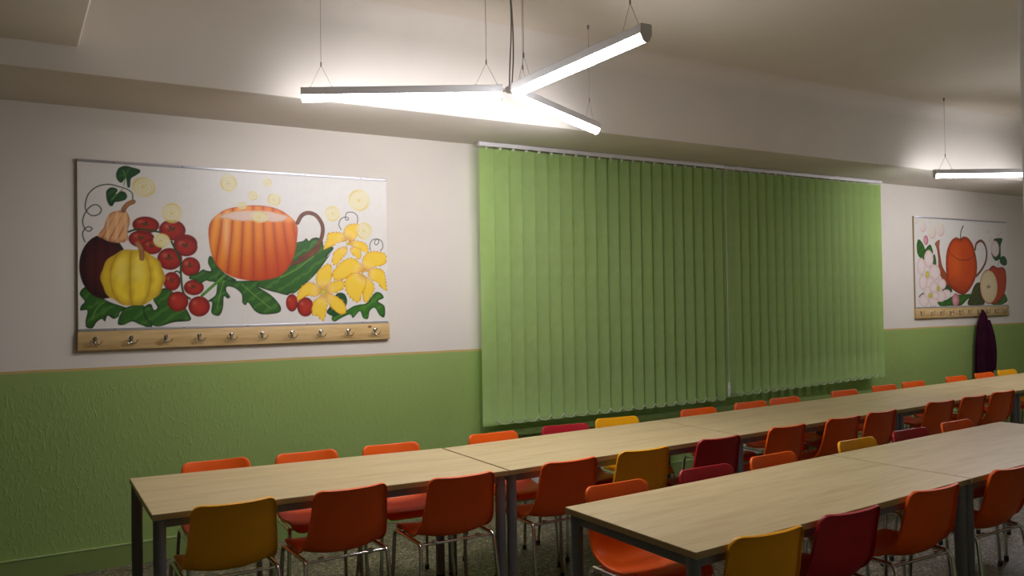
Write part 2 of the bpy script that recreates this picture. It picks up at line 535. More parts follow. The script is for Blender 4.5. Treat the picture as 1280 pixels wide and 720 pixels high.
# ------------------------------------------------------------------ tables
def quad_box(b, P, z0, z1, mi_side=1):
    lo = [b.verts.new((x, y, z0)) for x, y in P]; hi = [b.verts.new((x, y, z1)) for x, y in P]
    b.faces.new(lo[::-1]); b.faces.new(hi)
    for i in range(4):
        f = b.faces.new((lo[i], lo[(i + 1) % 4], hi[(i + 1) % 4], hi[i])); f.material_index = mi_side
def table(P, label, group):
    """P: the four corners of the top seen from above, near-left, near-right, far-right, far-left"""
    cx = sum(p[0] for p in P) / 4; cy = sum(p[1] for p in P) / 4
    dx = Vector((P[1][0] - P[0][0] + P[2][0] - P[3][0], P[1][1] - P[0][1] + P[2][1] - P[3][1])); rz = math.atan2(dx.y, dx.x)
    t = thing('canteen_table', label, 'table', (cx, cy, 0), rz, group)
    c, s = math.cos(-rz), math.sin(-rz)
    Q = [((x - cx) * c - (y - cy) * s, (x - cx) * s + (y - cy) * c) for x, y in P]
    b = bmesh.new()
    quad_box(b, Q, .720, .745)
    bmesh.ops.bevel(b, geom=b.edges[:], offset=.0015, segments=2, affect='EDGES')
    obj('tabletop', b, [M['laminate'], M['edge']], t, smooth=True, angle=35)
    legs = []
    for (x, y) in Q:
        lx = x - math.copysign(.031, x); ly = y - math.copysign(.040, y)
        legs.append((lx, ly))
        b = bmesh.new(); lathe(b, [(.026, .02), (.0262, .03), (.0262, .719)], lx, ly, 20)
        lg = obj('leg', b, M['steel'], t, smooth=True, angle=40)
        b = bmesh.new(); lathe(b, [(.024, 0), (.025, .003), (.025, .0195)], lx, ly, 16)
        obj('foot', b, M['black_plastic'], lg, smooth=True, angle=40)
    for i in range(4):
        a = Vector((*legs[i], 0)); e = Vector((*legs[(i + 1) % 4], 0)); d = (e - a).normalized(); n = Vector((-d.y, d.x, 0)) * .011
        a2 = a + d * .02; e2 = e - d * .02
        b = bmesh.new(); quad_box(b, [(a2 + n)[:2], (a2 - n)[:2], (e2 - n)[:2], (e2 + n)[:2]], .680, .7195, 0)
        bmesh.ops.recalc_face_normals(b, faces=b.faces[:])
        obj('apron_rail', b, M['steel'], t)
    return t
g1, g2 = 'maple tables in the long row by the window', 'maple tables in the front row'
T = [(.516, 3.783), (2.203, 3.706), (2.215, 4.512), (.531, 4.662)]
table(T, 'maple-topped table at the left end of the long row by the window', g1)
table([(2.213, 3.706), (3.960, 3.802), (4.000, 4.622), (2.226, 4.505)], 'second maple table from the left in the window row', g1)
table([(3.969, 3.803), (5.842, 3.946), (5.840, 4.735), (4.010, 4.623)], 'third maple table from the left in the window row', g1)
table([(5.851, 3.947), (7.770, 4.093), (7.845, 4.863), (5.849, 4.736)], 'fourth maple table from the left in the window row', g1)
table([(7.779, 4.094), (9.84, 4.243), (9.82, 4.990), (7.854, 4.864)], 'maple table at the far right end of the window row', g1)
table([(2.009, 2.139), (3.882, 2.274), (3.852, 3.043), (2.003, 2.914)], 'near left table of the front row, its corner towards the viewer', g2)
table([(3.891, 2.275), (5.800, 2.400), (5.774, 3.173), (3.861, 3.044)], 'right-hand table of the front row, cut by the right picture edge', g2)

# ------------------------------------------------------------------ chairs
def chair_shell_bm():
    prof = [(.178, .438), (.168, .455), (.140, .468), (.08, .470), (.0, .460), (-.09, .455), (-.145, .462), (-.180, .485), (-.200, .525), (-.213, .580), (-.226, .640), (-.240, .700), (-.252, .740), (-.262, .770)]
    C = spline([(0, y, z) for y, z in prof], 4)
    n = len(C)
    s = [0.0]
    for i in range(1, n): s.append(s[-1] + (C[i] - C[i - 1]).length)
    S = s[-1]
    NU = 18
    def halfw(si):
        t = si / S
        # hips widest at the bend, narrower at the top and the front
        w = .184 + .012 * math.exp(-((t - .52) / .22) ** 2) - .012 * max(0, (t - .6) / .4) ** 1.2
        r1, r0 = .036, .045
        e1 = S - si
        if e1 < r1: w = w - r1 + math.sqrt(max(0, r1 * r1 - (r1 - e1) ** 2))
        if si < r0: w = w - r0 + math.sqrt(max(0, r0 * r0 - (r0 - si) ** 2))
        return w
    b = bmesh.new()
    grid = []
    # finer sampling at both ends for the corners
    ss = sorted(set([0, .002, .006, .012, .02, .032, .045] + [S - q for q in (0, .001, .004, .009, .016, .025, .036, .05)] + [.045 + (S - .095) * k / 26 for k in range(27)]))
    def at(si):
        i = max(1, min(n - 1, next((k for k in range(n) if s[k] >= si), n - 1)))
        f = (si - s[i - 1]) / (s[i] - s[i - 1])
        p = C[i - 1].lerp(C[i], f)
        a = C[max(0, i - 2)]; e = C[min(n - 1, i + 1)]
        return p, (e - a).normalized()
    for si in ss:
        p, tg = at(si)
        nr = Vector((0, tg.z, -tg.y))            # towards the sitter
        if nr.dot(Vector((0, .7, .7))) < 0: nr = -nr
        t = si / S
        k = .016 + .034 * math.exp(-((t - .54) / .13) ** 2) + .022 * max(0, t - .6) / .4
        row = []
        w = halfw(si)
        for j in range(NU + 1):
            u = -1 + 2 * j / NU
            off = k * abs(u * w / .21) ** 2.4
            row.append(b.verts.new((u * w, p.y + nr.y * off, p.z + nr.z * off)))
        grid.append((row, nr))
    for i in range(len(grid) - 1):
        for j in range(NU):
            b.faces.new((grid[i][0][j], grid[i][0][j + 1], grid[i + 1][0][j + 1], grid[i + 1][0][j]))
    # rolled rim turned to the back
    b.normal_update()
    loop = [v for v in grid[0][0]] + [g[0][-1] for g in grid[1:]] + grid[-1][0][-2::-1] + [g[0][0] for g in grid[-2:0:-1]]
    nrm = {}
    for row, nr in grid:
        for v in row: nrm[v] = nr
    cen = Vector((0, 0, 0))
    N_ = len(loop)
    prev = loop
    for step, (out, back) in enumerate(((.0035, .002), (.0015, .007), (-.001, .006))):
        new = []
        for i, v in enumerate(prev):
            base = loop[i]
            tg = (loop[(i + 1) % N_].co - loop[i - 1].co).normalized()
            o = tg.cross(nrm[base]).normalized()
            if i == 0 or True:
                ref = base.co - Vector((0, -.06, .56))
                if o.dot(ref) < 0: o = -o
            new.append(b.verts.new(v.co + o * out - nrm[base] * back))
        for i in range(N_):
            b.faces.new((prev[i], prev[(i + 1) % N_], new[(i + 1) % N_], new[i]))
        prev = new
    bmesh.ops.recalc_face_normals(b, faces=b.faces[:])
    # inner skin 3 mm behind the outer one, joined along the free edge
    b.normal_update()
    fs = b.faces[:]
    inner = {v: b.verts.new(v.co - v.normal * .003) for v in b.verts[:]}
    for f in fs: b.faces.new([inner[v] for v in reversed(f.verts)])
    for i in range(N_):
        p0, p1 = prev[i], prev[(i + 1) % N_]
        b.faces.new((p0, p1, inner[p1], inner[p0]))
    bmesh.ops.recalc_face_normals(b, faces=b.faces[:])
    return b

def make_chair():
    t = thing('stacking_chair', 'x', 'chair')
    obj('seat_shell', chair_shell_bm(), M['orange'], t, smooth=True, angle=60)
    for s_ in (-1, 1):
        for fr in (1, -1):
            b = bmesh.new()
            if fr > 0: pts = [(s_ * .196, .130, .447), (s_ * .198, .146, .438), (s_ * .200, .154, .420), (s_ * .218, .172, .012)]
            else: pts = [(s_ * .196, -.162, .447), (s_ * .198, -.178, .438), (s_ * .200, -.186, .420), (s_ * .220, -.240, .012)]
            tube(b, pts, .0100, 10)
            lg = obj('leg', b, M['chrome'], t, smooth=True, angle=50)
            b = bmesh.new(); lathe(b, [(.010, 0), (.0135, .003), (.0135, .028), (.011, .032)], pts[-1][0], pts[-1][1], 12)
            obj('foot_cap', b, M['black_plastic'], lg, smooth=True, angle=50)
        b = bmesh.new(); tube(b, [(s_ * .196, -.162, .447), (s_ * .196, .130, .447)], .0099, 10)
        obj('side_rail', b, M['chrome'], t, smooth=True, angle=50)
    for y in (-.168, .100):
        b = bmesh.new(); tube(b, [(-.196, y, .440), (.196, y, .440)], .0072, 8)
        cr = obj('cross_rail', b, M['chrome'], t, smooth=True, angle=50)
        for x in (-.12, .12):
            b = bmesh.new(); box(b, x - .014, x + .014, y - .009, y + .009, .444, .454, .002)
            obj('seat_mount', b, M['chrome'], cr)
    return t
proto = make_chair()
shell = {'orange': [c for c in proto.children if c.name.startswith('seat_shell')][0].data}
for c_ in ('red', 'yellow'):
    me = shell['orange'].copy(); me.materials[0] = M[c_]; me.name = 'seat_shell_' + c_; shell[c_] = me
_used = False
def place(x, ytop, face, colr, label, group, jr=None):
    """x and y of the top of the back; face +1 looks to the window wall, -1 to the room"""
    global _used
    c = proto if not _used else copy_tree(proto)
    _used = True
    rz = (jr if jr is not None else R(random.uniform(-2.5, 2.5))) + (0 if face > 0 else math.pi)
    off = Vector((0, .262 * face))
    c.location = (x, ytop + off.y, 0)
    c.rotation_euler = (0, 0, rz)
    for k in c.children:
        if k.name.startswith('seat_shell'): k.data = shell[colr]
    tag(c, label, 'chair', group)
    return c
G_far = 'chairs between the window row of tables and the window wall'
G_near = 'chairs on the room side of the window row of tables'
G_ff = 'chairs between the two rows of tables, tucked under the front row'
G_fn = 'chairs on the near side of the front row of tables'
O, Rd, Y_ = 'orange', 'red', 'yellow'
far = [
 (.965, 4.765, O, 'orange chair under the pumpkin painting, at the left end of the window row'),
 (1.450, 4.720, O, 'orange chair by the wall, second from the left end of the window row'),
 (1.945, 4.680, O, 'orange chair by the wall, third from the left end of the window row'),
 (2.655, 4.680, O, 'orange chair by the wall, just left of the wall-side red chair'),
 (3.195, 4.690, Rd, 'red chair on the window side, left of a yellow one, under the blinds'),
 (3.690, 4.760, Y_, 'yellow chair on the window side, below the left section of blinds'),
 (4.510, 4.770, O, 'orange chair under the blinds, first one right of the window-side yellow chair'),
 (5.120, 4.815, O, 'orange chair under the blinds, second one right of the window-side yellow chair'),
 (5.565, 4.850, O, 'orange chair just right of the cord weight of the blinds'),
 (6.390, 4.895, O, 'orange chair under the middle of the right blind section'),
 (7.030, 4.945, O, 'orange chair by the wall near the right edge of the blinds'),
 (7.545, 4.990, O, 'orange chair just right of the blinds, at the green wall'),
 (8.340, 5.040, O, 'orange chair under the left edge of the teapot painting'),
 (8.930, 5.080, O, 'orange chair by the wall in front of the hanging wine-red coat'),
 (9.440, 5.120, Y_, 'yellow chair at the far right end, beside the wine-red coat'),
]
for x, y, c_, l in far: place(x, y, -1, c_, l, G_far, R(-7 if abs(x - 3.690) < .01 else (-7 if abs(x - 3.195) < .01 else (random.uniform(-4, 0) if x < 5 else random.uniform(-1, .3)))))
near = [
 (.837, 3.690, Y_, 'yellow chair seen from behind at the left end of the window row'),
 (1.345, 3.668, O, 'orange chair seen from behind, just right of the leftmost yellow chair'),
 (1.904, 3.615, O, 'orange chair seen from behind, left of the first pair of table legs'),
 (2.545, 3.625, O, 'orange chair seen from behind, right of the first pair of table legs'),
 (3.075, 3.645, Y_, 'yellow chair with its back turned, behind the near corner of the front table'),
 (3.680, 3.680, Rd, 'red chair with its back turned, on the room side of the window row'),
 (4.365, 3.755, O, 'orange chair with its back turned, just right of the red one in its row'),
 (4.985, 3.795, O, 'orange chair with its back turned, behind the yellow chair of the front row'),
 (5.460, 3.835, O, 'orange chair with its back turned, left of the third pair of table legs'),
 (6.335, 3.920, O, 'orange chair with its back turned, right of the third pair of table legs'),
 (6.860, 3.960, O, 'orange chair with its back turned, second from the right end of the window row'),
 (7.370, 4.000, O, 'orange chair with its back turned, rightmost on the room side of the window row'),
]
for x, y, c_, l in near: place(x, y, 1, c_, l, G_near)
ff = [
 (2.382, 3.062, O, 'orange chair facing the viewer at the near left corner of the front table'),
 (2.968, 3.097, Rd, 'red chair facing the viewer, between two orange ones at the front table'),
 (3.502, 3.140, O, 'orange chair facing the viewer, between a red and a yellow one at the front row'),
 (4.262, 3.185, Y_, 'yellow chair facing the viewer in the middle of the front row'),
 (4.820, 3.222, Rd, 'dark red chair facing the viewer, right of the yellow one in the front row'),
 (5.380, 3.258, O, 'orange chair facing the viewer at the far end of the front row'),
]
for x, y, c_, l in ff: place(x, y, -1, c_, l, G_ff)
fn = [
 (2.350, 2.098, Y_, 'yellow chair nearest the viewer, its back cut by the bottom edge'),
 (2.835, 2.125, Rd, 'dark red chair nearest the viewer, between yellow and orange'),
 (3.470, 2.175, O, 'orange chair on the near side of the front row, left of its paired legs'),
 (4.170, 2.225, O, 'orange chair at the bottom right corner, right of the paired legs'),
]
for x, y, c_, l in fn: place(x, y, 1, c_, l, G_fn, R(random.uniform(-3, 0)))

# ------------------------------------------------------------------ paintings
# every shape is given in centimetres on its board, from the top left corner
ART_ONE=[('S','vine',[31.0,24.7,31.1,20.3,28.6,17.7,23.8,16.1,17.4,14.9,11.0,16.7,6.3,21.3,4.4,27.5,4.8,31.8,7.9,34.8,11.8,33.8,13.2,30.7,11.0,28.1,7.9,28.7,4.8,32.3,2.8,38.0,4.0,43.1,6.3,44.6,8.0,43.0,6.3,41.8,4.0,43.1,2.7,46.6,4.0,51.3],0.45),
('P','leafdk',[21.8,7.8,23.4,4.2,27.1,2.6,31.1,3.3,35.2,4.4,35.6,6.2,32.7,8.6,30.3,10.5,29.9,14.1,29.4,16.3,28.2,15.9,27.8,13.3,27.4,10.6,26.2,11.6,25.0,13.4,23.4,13.0,22.0,10.9]),
('P','leafdk',[16.2,19.1,18.6,16.8,21.4,17.0,22.6,18.4,21.4,20.7,23.4,19.7,25.0,18.7,27.0,19.5,28.0,21.7,27.0,24.0,23.8,25.4,20.9,26.0,19.7,28.2,18.1,28.3,16.7,26.1,16.0,22.7]),
('S','veinl',[19.0,24.7,21.8,21.1,25.4,17.4],0.3),
('S','veinl',[26.2,15.1,26.6,12.4,27.0,8.9,25.8,5.8],0.3),
('P','leaf',[0.8,83.1,4.0,78.9,8.3,81.1,15.8,87.4,23.5,90.7,26.9,92.3,23.5,94.9,22.5,97.5,19.6,99.0,16.3,96.9,14.9,100.5,13.0,98.9,10.1,100.9,7.8,104.4,4.5,103.8,4.0,99.7,5.0,93.5,1.2,93.4,1.7,90.3,3.6,87.8]),
('S','veinl',[14.9,87.9,10.1,92.6,7.8,98.7],0.35),
('P','leaf',[22.0,102.2,23.5,96.0,27.4,91.8,37.2,90.9,42.1,104.9,35.2,103.1,30.3,100.9,25.4,102.9]),
('P','leaf',[37.2,92.0,41.2,89.9,43.1,93.7,45.1,92.1,42.7,86.7,46.2,81.4,52.3,80.4,60.4,90.2,64.4,96.8,64.9,101.2,55.2,102.0,46.1,104.5,41.1,102.7,37.2,97.3]),
('E','tomato',[36.3,48.6,7.8,5.5]),
('E','tomato',[38.8,39.6,8.0,5.4]),
('E','tomato',[54.6,42.4,8.1,6.8]),
('E','tomato',[62.6,50.8,7.3,5.9]),
('E','tomato',[42.3,53.4,6.0,4.9]),
('E','tomato',[62.7,52.9,7.3,6.4]),
('E','tomato',[52.9,61.1,7.6,7.1]),
('E','tomato',[65.5,66.0,6.1,6.3]),
('E','tomato',[54.0,75.5,5.3,6.1]),
('E','tomato',[67.5,79.6,6.3,5.1]),
('S','stemg',[54.0,49.9,57.0,56.4,59.5,63.0,59.5,70.6,60.9,82.6,65.0,87.0],1.1),
('S','stemg',[59.5,70.6,57.4,69.0,55.9,69.5],0.8),
('S','stemg',[28.5,44.3,33.4,42.6,40.0,42.7,46.6,43.9],1.0),
('E','tomatop',[57.6,88.6,6.4,6.5]),
('E','tomatop',[70.7,92.0,6.8,6.7]),
('E','gourd',[14.4,66.4,13.7,19.9]),
('P','peach',[25.4,30.9,27.4,31.1,29.0,34.5,29.4,38.1,28.1,44.3,28.1,49.6,23.7,51.3,18.1,50.8,14.1,49.0,11.2,46.9,14.5,42.0,15.7,37.6,18.1,33.1,22.1,31.2]),
('S','brown',[31.5,25.1,28.6,26.6,26.6,28.9,25.8,30.8],2.6),
('E','ypump',[31.2,73.1,18.5,17.9]),
('S','brown',[33.6,51.4,35.9,55.1,36.3,61.0],2.8),
('E','swirl',[37.6,15.5,7.6,6.8]),
('E','swirl',[54.4,31.3,6.6,7.0]),
('E','swirlw',[48.0,49.3,5.3,4.9]),
('P','leaf',[134.7,49.2,140.3,47.3,142.7,45.4,144.5,47.2,146.9,45.3,150.8,44.7,154.5,47.0,155.4,50.8,162.2,51.2,160.2,55.5,157.2,58.3,161.3,53.8,157.5,59.8,150.1,69.4,142.8,76.5,134.4,83.5,130.9,84.0,128.5,85.2,121.6,83.4,117.1,82.2,109.2,79.2,105.9,74.0,124.2,67.1,133.7,55.3]),
('S','veinl',[124.1,72.9,135.8,67.1,147.9,57.5],0.4),
('P','leaf',[64.6,73.9,65.7,71.2,68.9,70.6,73.1,67.8,75.3,68.4,78.5,68.4,76.4,63.3,77.5,58.8,80.2,60.5,82.8,65.5,87.7,70.6,94.7,75.1,83.8,76.2,77.3,75.6,75.2,75.1,70.9,77.3,68.8,75.1]),
('P','leaf',[83.8,71.7,91.4,75.1,109.2,75.2,109.2,79.2,117.0,84.5,121.6,89.1,124.4,93.8,122.6,97.3,112.3,98.2,106.7,95.8,102.3,90.0,100.6,91.7,98.4,89.9,97.9,84.3,93.6,80.2,88.7,79.1,88.1,81.9,90.5,85.9,88.6,87.0,86.4,85.8,85.8,93.1,83.6,98.1,80.4,98.1,78.2,95.8,78.8,89.6,76.2,88.5,81.0,84.6,82.2,77.9]),
('S','stemg2',[72.5,84.9,79.5,78.5,87.1,71.7],1.7),
('S','veinl',[98.0,77.4,105.7,84.3,116.9,93.7],0.35),
('S','veinl',[86.5,75.1,84.3,83.0,82.0,93.1],0.35),
('P','cup',[76.9,43.1,79.0,35.0,85.7,28.9,93.5,25.9,106.8,23.8,120.3,24.9,129.6,29.1,136.2,36.1,136.0,47.4,133.6,58.6,127.9,68.6,119.6,73.5,105.7,75.1,93.0,72.9,83.8,67.1,78.8,58.0]),
('P','soup',[84.1,32.7,89.3,29.8,98.8,27.9,114.8,27.3,123.0,28.7,129.6,30.7,126.8,33.6,120.2,34.9,112.1,34.0,98.7,35.0,90.8,34.1]),
('S','handle',[136.6,34.7,139.7,29.5,144.4,27.5,150.1,29.3,154.3,35.7,154.1,43.2,150.6,50.9,144.9,55.6,138.2,59.4],2.6),
('S','handle',[151.6,52.1,146.7,56.4,139.5,60.6,132.9,63.3],2.6),
('E','swirl',[90.2,9.8,5.9,6.3]),
('E','swirl',[116.0,7.9,3.0,3.1]),
('E','swirl',[106.3,17.3,3.4,3.5]),
('E','swirl',[120.4,19.5,4.8,5.0]),
('E','swirl',[98.8,24.7,3.4,2.9]),
('E','swirl',[110.3,31.8,6.3,4.1]),
('E','swirl',[181.9,16.9,8.8,8.6]),
('E','swirl',[162.1,27.3,6.0,5.9]),
('E','tomatop',[132.0,90.5,4.2,6.1]),
('E','tomatop',[141.5,93.5,5.9,6.8]),
('P','leaf2',[160.4,102.8,161.6,99.9,170.3,97.0,176.6,93.6,181.6,92.4,186.7,91.3,193.2,84.1,197.7,84.1,200.2,87.8,195.7,90.2,200.7,94.0,200.5,101.9,196.7,100.6,193.0,95.1,189.1,97.4,187.7,102.9,183.9,102.2,181.5,97.3,176.4,102.0,174.0,99.5,167.7,101.8,162.8,104.3]),
('P','leafdk',[164.4,84.4,170.5,85.0,171.6,92.3,164.1,100.5,156.8,98.0,159.3,93.3]),
('S','tend',[168.2,38.5,166.6,35.5,167.4,31.9,170.1,29.7,173.3,29.6,173.5,31.3,171.9,31.4,171.5,29.2,172.9,26.1,177.5,25.9,180.6,28.5,180.5,33.3],0.35),
('S','tend',[190.2,53.1,189.8,49.1,191.8,45.5,195.5,44.6,196.9,46.8,194.9,48.9,193.4,47.3,195.5,44.6,199.2,46.3,199.9,50.7,198.1,53.0],0.35),
('P','petal',[155.0,53.1,155.5,49.7,157.4,45.3,157.9,41.8,161.9,40.4,167.2,40.3,170.8,42.4,172.5,46.8,167.1,47.7,162.6,50.0,159.9,51.3],(172.9,47.6)),
('P','petal',[169.9,40.7,172.7,35.3,177.3,33.9,181.9,34.2,181.8,38.6,178.9,44.9,173.9,47.2],(172.9,47.6)),
('P','petal',[172.9,47.6,178.0,45.8,183.4,46.6,187.1,48.3,188.8,51.8,188.3,55.4,185.1,54.5,180.6,52.4,176.9,51.1],(172.9,47.6)),
('P','petal',[161.1,62.8,162.5,55.0,167.5,51.3,172.4,50.6,172.4,54.9,168.5,59.7,164.7,64.0],(172.9,47.6)),
('P','petal',[174.3,52.4,178.7,50.5,183.1,52.9,182.3,59.6,177.3,57.2],(172.9,47.6)),
('E','swirl',[185.4,39.0,6.5,6.7]),
('P','petal',[160.9,70.6,164.7,64.6,171.0,59.7,178.5,59.1,184.7,65.7,184.6,69.4,177.0,70.6,169.5,74.2,163.3,74.8],(185.3,69.4)),
('P','petal',[183.5,62.1,186.2,55.9,192.6,53.4,201.6,55.1,202.8,60.7,200.1,63.8,192.3,65.7,186.5,68.8],(185.3,69.4)),
('P','petal',[187.8,68.1,193.6,65.7,200.0,67.5,201.9,73.1,202.9,82.3,199.7,81.7,194.7,76.7,189.6,74.3],(185.3,69.4)),
('P','petal',[185.8,71.8,190.8,75.5,193.3,80.4,190.6,86.5,186.7,91.3,183.6,87.6,184.4,79.1],(185.3,69.4)),
('P','petal',[184.6,70.6,177.1,69.4,170.7,74.2,170.6,81.4,174.2,87.5,180.4,91.2,183.0,86.4,187.0,76.7],(185.3,69.4)),
('P','petal',[154.7,82.5,149.3,76.5,150.1,69.4,155.0,64.6,158.6,62.8,161.0,65.8,160.9,74.2,157.7,78.9],(154.6,83.1)),
('P','petal',[155.9,81.9,159.6,76.6,164.5,74.8,169.5,75.4,170.0,80.2,164.4,83.8,158.3,84.3],(154.6,83.1)),
('P','petal',[154.6,84.3,158.3,83.7,164.3,86.2,169.2,89.8,171.5,95.9,169.6,99.4,164.1,98.1,159.3,93.3,157.0,88.5],(154.6,83.1)),
('P','petal',[154.0,84.9,157.6,89.7,156.8,96.8,154.3,103.8,149.5,100.2,146.0,98.9,146.7,90.7,151.0,86.6],(154.6,83.1)),
('P','petal',[154.1,81.9,149.9,78.3,145.2,75.9,139.2,78.8,135.6,84.7,136.1,89.4,142.6,85.9,148.6,86.6,153.4,84.3],(154.6,83.1)),
('E','pist',[154.6,83.1,1.9,2.1]),
('E','pist',[172.9,48.7,1.3,1.2])]
ART_TWO=[('E','bubble',[16.8,11.3,6.2,7.1]),
('E','bubble',[34.3,17.4,8.0,8.1]),
('E','bubble',[51.4,13.9,7.6,8.2]),
('E','bubble',[4.9,5.6,3.0,3.2]),
('E','bubble',[29.4,5.1,2.5,2.3]),
('E','bubble',[150.1,12.2,3.5,3.1]),
('E','bubble',[170.0,16.3,4.6,3.5]),
('E','bubble',[179.2,11.9,3.1,2.6]),
('E','bubble',[153.3,22.3,3.5,3.7]),
('P','leaf',[7.6,26.5,4.3,34.9,6.9,45.0,17.8,49.8,21.3,40.7,15.6,30.6]),
('P','leaf',[29.9,31.9,34.9,38.9,33.7,42.9,25.4,41.8,20.4,38.1]),
('P','leaf',[36.8,42.8,40.2,46.6,40.9,56.4,37.2,58.4,33.8,50.7]),
('P','leaf',[42.3,98.5,59.2,96.0,72.3,91.8,88.4,90.1,112.5,90.2,100.1,97.3,87.9,103.3,67.5,103.1,47.7,103.3]),
('P','leafdk',[51.2,84.8,60.0,77.0,68.4,81.3,71.1,86.6,59.5,90.0]),
('P','leafdk',[6.3,91.4,14.4,87.3,16.1,90.2,10.2,93.1]),
('P','leafbr',[102.9,102.6,109.5,90.2,117.6,79.4,125.5,75.8,131.7,78.4,138.7,99.4,130.6,103.4]),
('P','leaf',[180.1,88.6,189.1,99.0,167.7,104.4,151.4,101.4,166.3,97.9]),
('P','spout',[39.4,30.3,48.8,25.9,47.8,34.5,49.5,45.0,52.3,55.5,58.4,63.3,64.8,68.5,64.3,79.2,55.7,76.6,49.6,68.7,45.5,63.5,45.1,47.8,42.4,36.0]),
('S','handle',[121.1,35.9,123.8,28.9,133.6,25.0,141.9,29.6,145.7,39.3,142.7,50.7,133.2,60.7,122.1,67.9],3.0),
('P','pot',[60.0,52.7,61.5,42.0,66.3,32.5,73.2,25.5,82.3,22.1,90.2,23.7,97.2,20.8,107.5,22.6,116.6,30.5,120.9,40.1,124.0,51.1,123.5,62.3,118.3,73.4,106.7,84.8,94.4,90.1,79.8,87.4,62.9,77.9,60.5,65.9]),
('S','potline',[64.4,36.6,72.5,43.0,85.7,48.4,101.7,48.9,113.5,45.8,120.4,41.5],0.7),
('S','dark',[97.2,8.1,92.1,15.2,90.8,24.7],1.5),
('P','leafdk',[163.4,21.9,178.8,20.6,181.2,23.0,177.1,29.6,176.6,41.2,175.1,46.3,164.7,49.0,157.4,43.2,155.9,37.6,160.7,26.0]),
('E','petalw',[164.4,34.1,7.9,8.6]),
('P','leafdk',[175.1,45.6,183.0,42.8,189.3,46.7,189.8,53.2,182.4,54.8,174.8,51.4]),
('S','tend',[171.8,49.3,170.0,55.8],0.5),
('P','apple',[149.1,61.9,153.0,57.5,159.4,55.0,169.4,57.5,179.8,56.7,186.8,61.3,188.1,72.9,185.8,84.5,179.4,93.2,170.1,99.6,154.9,101.6,145.7,84.5]),
('E','cut',[148.8,81.0,19.6,21.0]),
('S','seed',[147.9,77.7,147.7,83.8],0.6),
('S','seed',[143.9,80.0,152.0,82.4],0.6),
('S','seed',[152.1,80.0,143.8,82.4],0.6),
('E','bud',[21.9,27.1,4.5,5.6]),
('E','bud',[78.2,96.2,7.3,7.7]),
('E','petalw',[12.0,57.4,6.9,8.5]),
('E','petalw',[26.8,48.5,7.5,8.8]),
('E','petalw',[37.4,64.3,9.8,8.1]),
('E','petalw',[15.4,75.6,7.4,7.7]),
('E','petalw',[29.1,78.1,8.0,8.1]),
('E','pist',[23.3,66.5,3.5,4.1]),
('E','petalw',[51.0,77.6,7.3,5.5]),
('E','petalw',[59.5,89.1,8.0,4.5]),
('E','petalw',[48.7,91.7,8.4,5.8]),
('E','petalw',[35.3,81.4,7.1,5.8]),
('E','pist',[43.8,82.8,3.3,3.1]),
('E','petalw',[15.9,96.2,8.0,6.3]),
('E','petalw',[33.6,97.0,7.1,6.1]),
('E','petalw',[37.7,90.8,6.6,4.1]),
('E','petalw',[22.4,86.5,5.9,5.7]),
('E','pist',[28.4,90.9,4.3,3.0])]

class Canvas:
    def __init__(s, W, H, nx, ny, base):
        s.W, s.H, s.nx, s.ny = W, H, nx, ny
        s.x, s.y = np.meshgrid(np.linspace(0, W, nx), np.linspace(0, H, ny))
        s.c = np.zeros((ny, nx, 3)); s.c[:] = base
        s.px = W / (nx - 1)
        rs = np.random.RandomState(3)
        n = np.zeros_like(s.x)
        for k in range(14):
            a = rs.uniform(0, 6.28); f = rs.uniform(.25, 1.6)
            n += np.sin((s.x * np.cos(a) + s.y * np.sin(a)) * f + rs.uniform(0, 6.28) + 1.5 * np.sin(s.x * .21 + k))
        s.n = n / 5.0
    def win(s, x0, x1, y0, y1, pad=1.0):
        i0 = max(0, int((x0 - pad) / s.W * (s.nx - 1))); i1 = min(s.nx, int((x1 + pad) / s.W * (s.nx - 1)) + 2)
        j0 = max(0, int((y0 - pad) / s.H * (s.ny - 1))); j1 = min(s.ny, int((y1 + pad) / s.H * (s.ny - 1)) + 2)
        return slice(j0, j1), slice(i0, i1)
    def put(s, w, a, col):
        a = np.clip(a, 0, 1)[..., None]
        s.c[w] = s.c[w] * (1 - a) + np.clip(col, 0, 1) * a

def seg_dist(X, Y, P):
    d = np.full(X.shape, 1e9)
    for (x0, y0), (x1, y1) in zip(P[:-1], P[1:]):
        vx, vy = x1 - x0, y1 - y0
        t = np.clip(((X - x0) * vx + (Y - y0) * vy) / (vx * vx + vy * vy + 1e-9), 0, 1)
        d = np.minimum(d, np.hypot(X - x0 - t * vx, Y - y0 - t * vy))
    return d
def inside(X, Y, P):
    r = np.zeros(X.shape, bool)
    for (x0, y0), (x1, y1) in zip(P, P[1:] + P[:1]):
        c = ((y0 > Y) != (y1 > Y))
        r ^= c & (X < (x1 - x0) * (Y - y0) / (y1 - y0 + 1e-12) + x0)
    return r
def smooth_pts(pts, closed, per=5):
    n = len(pts); out = []
    for i in range(n if closed else n - 1):
        g = lambda k: pts[k % n] if closed else pts[min(max(k, 0), n - 1)]
        p0, p1, p2, p3 = g(i - 1), g(i), g(i + 1), g(i + 2)
        for k in range(per):
            t = k / per
            out.append(tuple(.5 * (2 * b_ + (c - a) * t + (2 * a - 5 * b_ + 4 * c - d) * t * t + (3 * b_ - a - 3 * c + d) * t ** 3) for a, b_, c, d in zip(p0, p1, p2, p3)))
    if not closed: out.append(pts[-1])
    return out
A_ = lambda *c: np.array(c, float)
mixc = lambda a, b_, t: a + (b_ - a) * np.clip(t, 0, 1)[..., None]
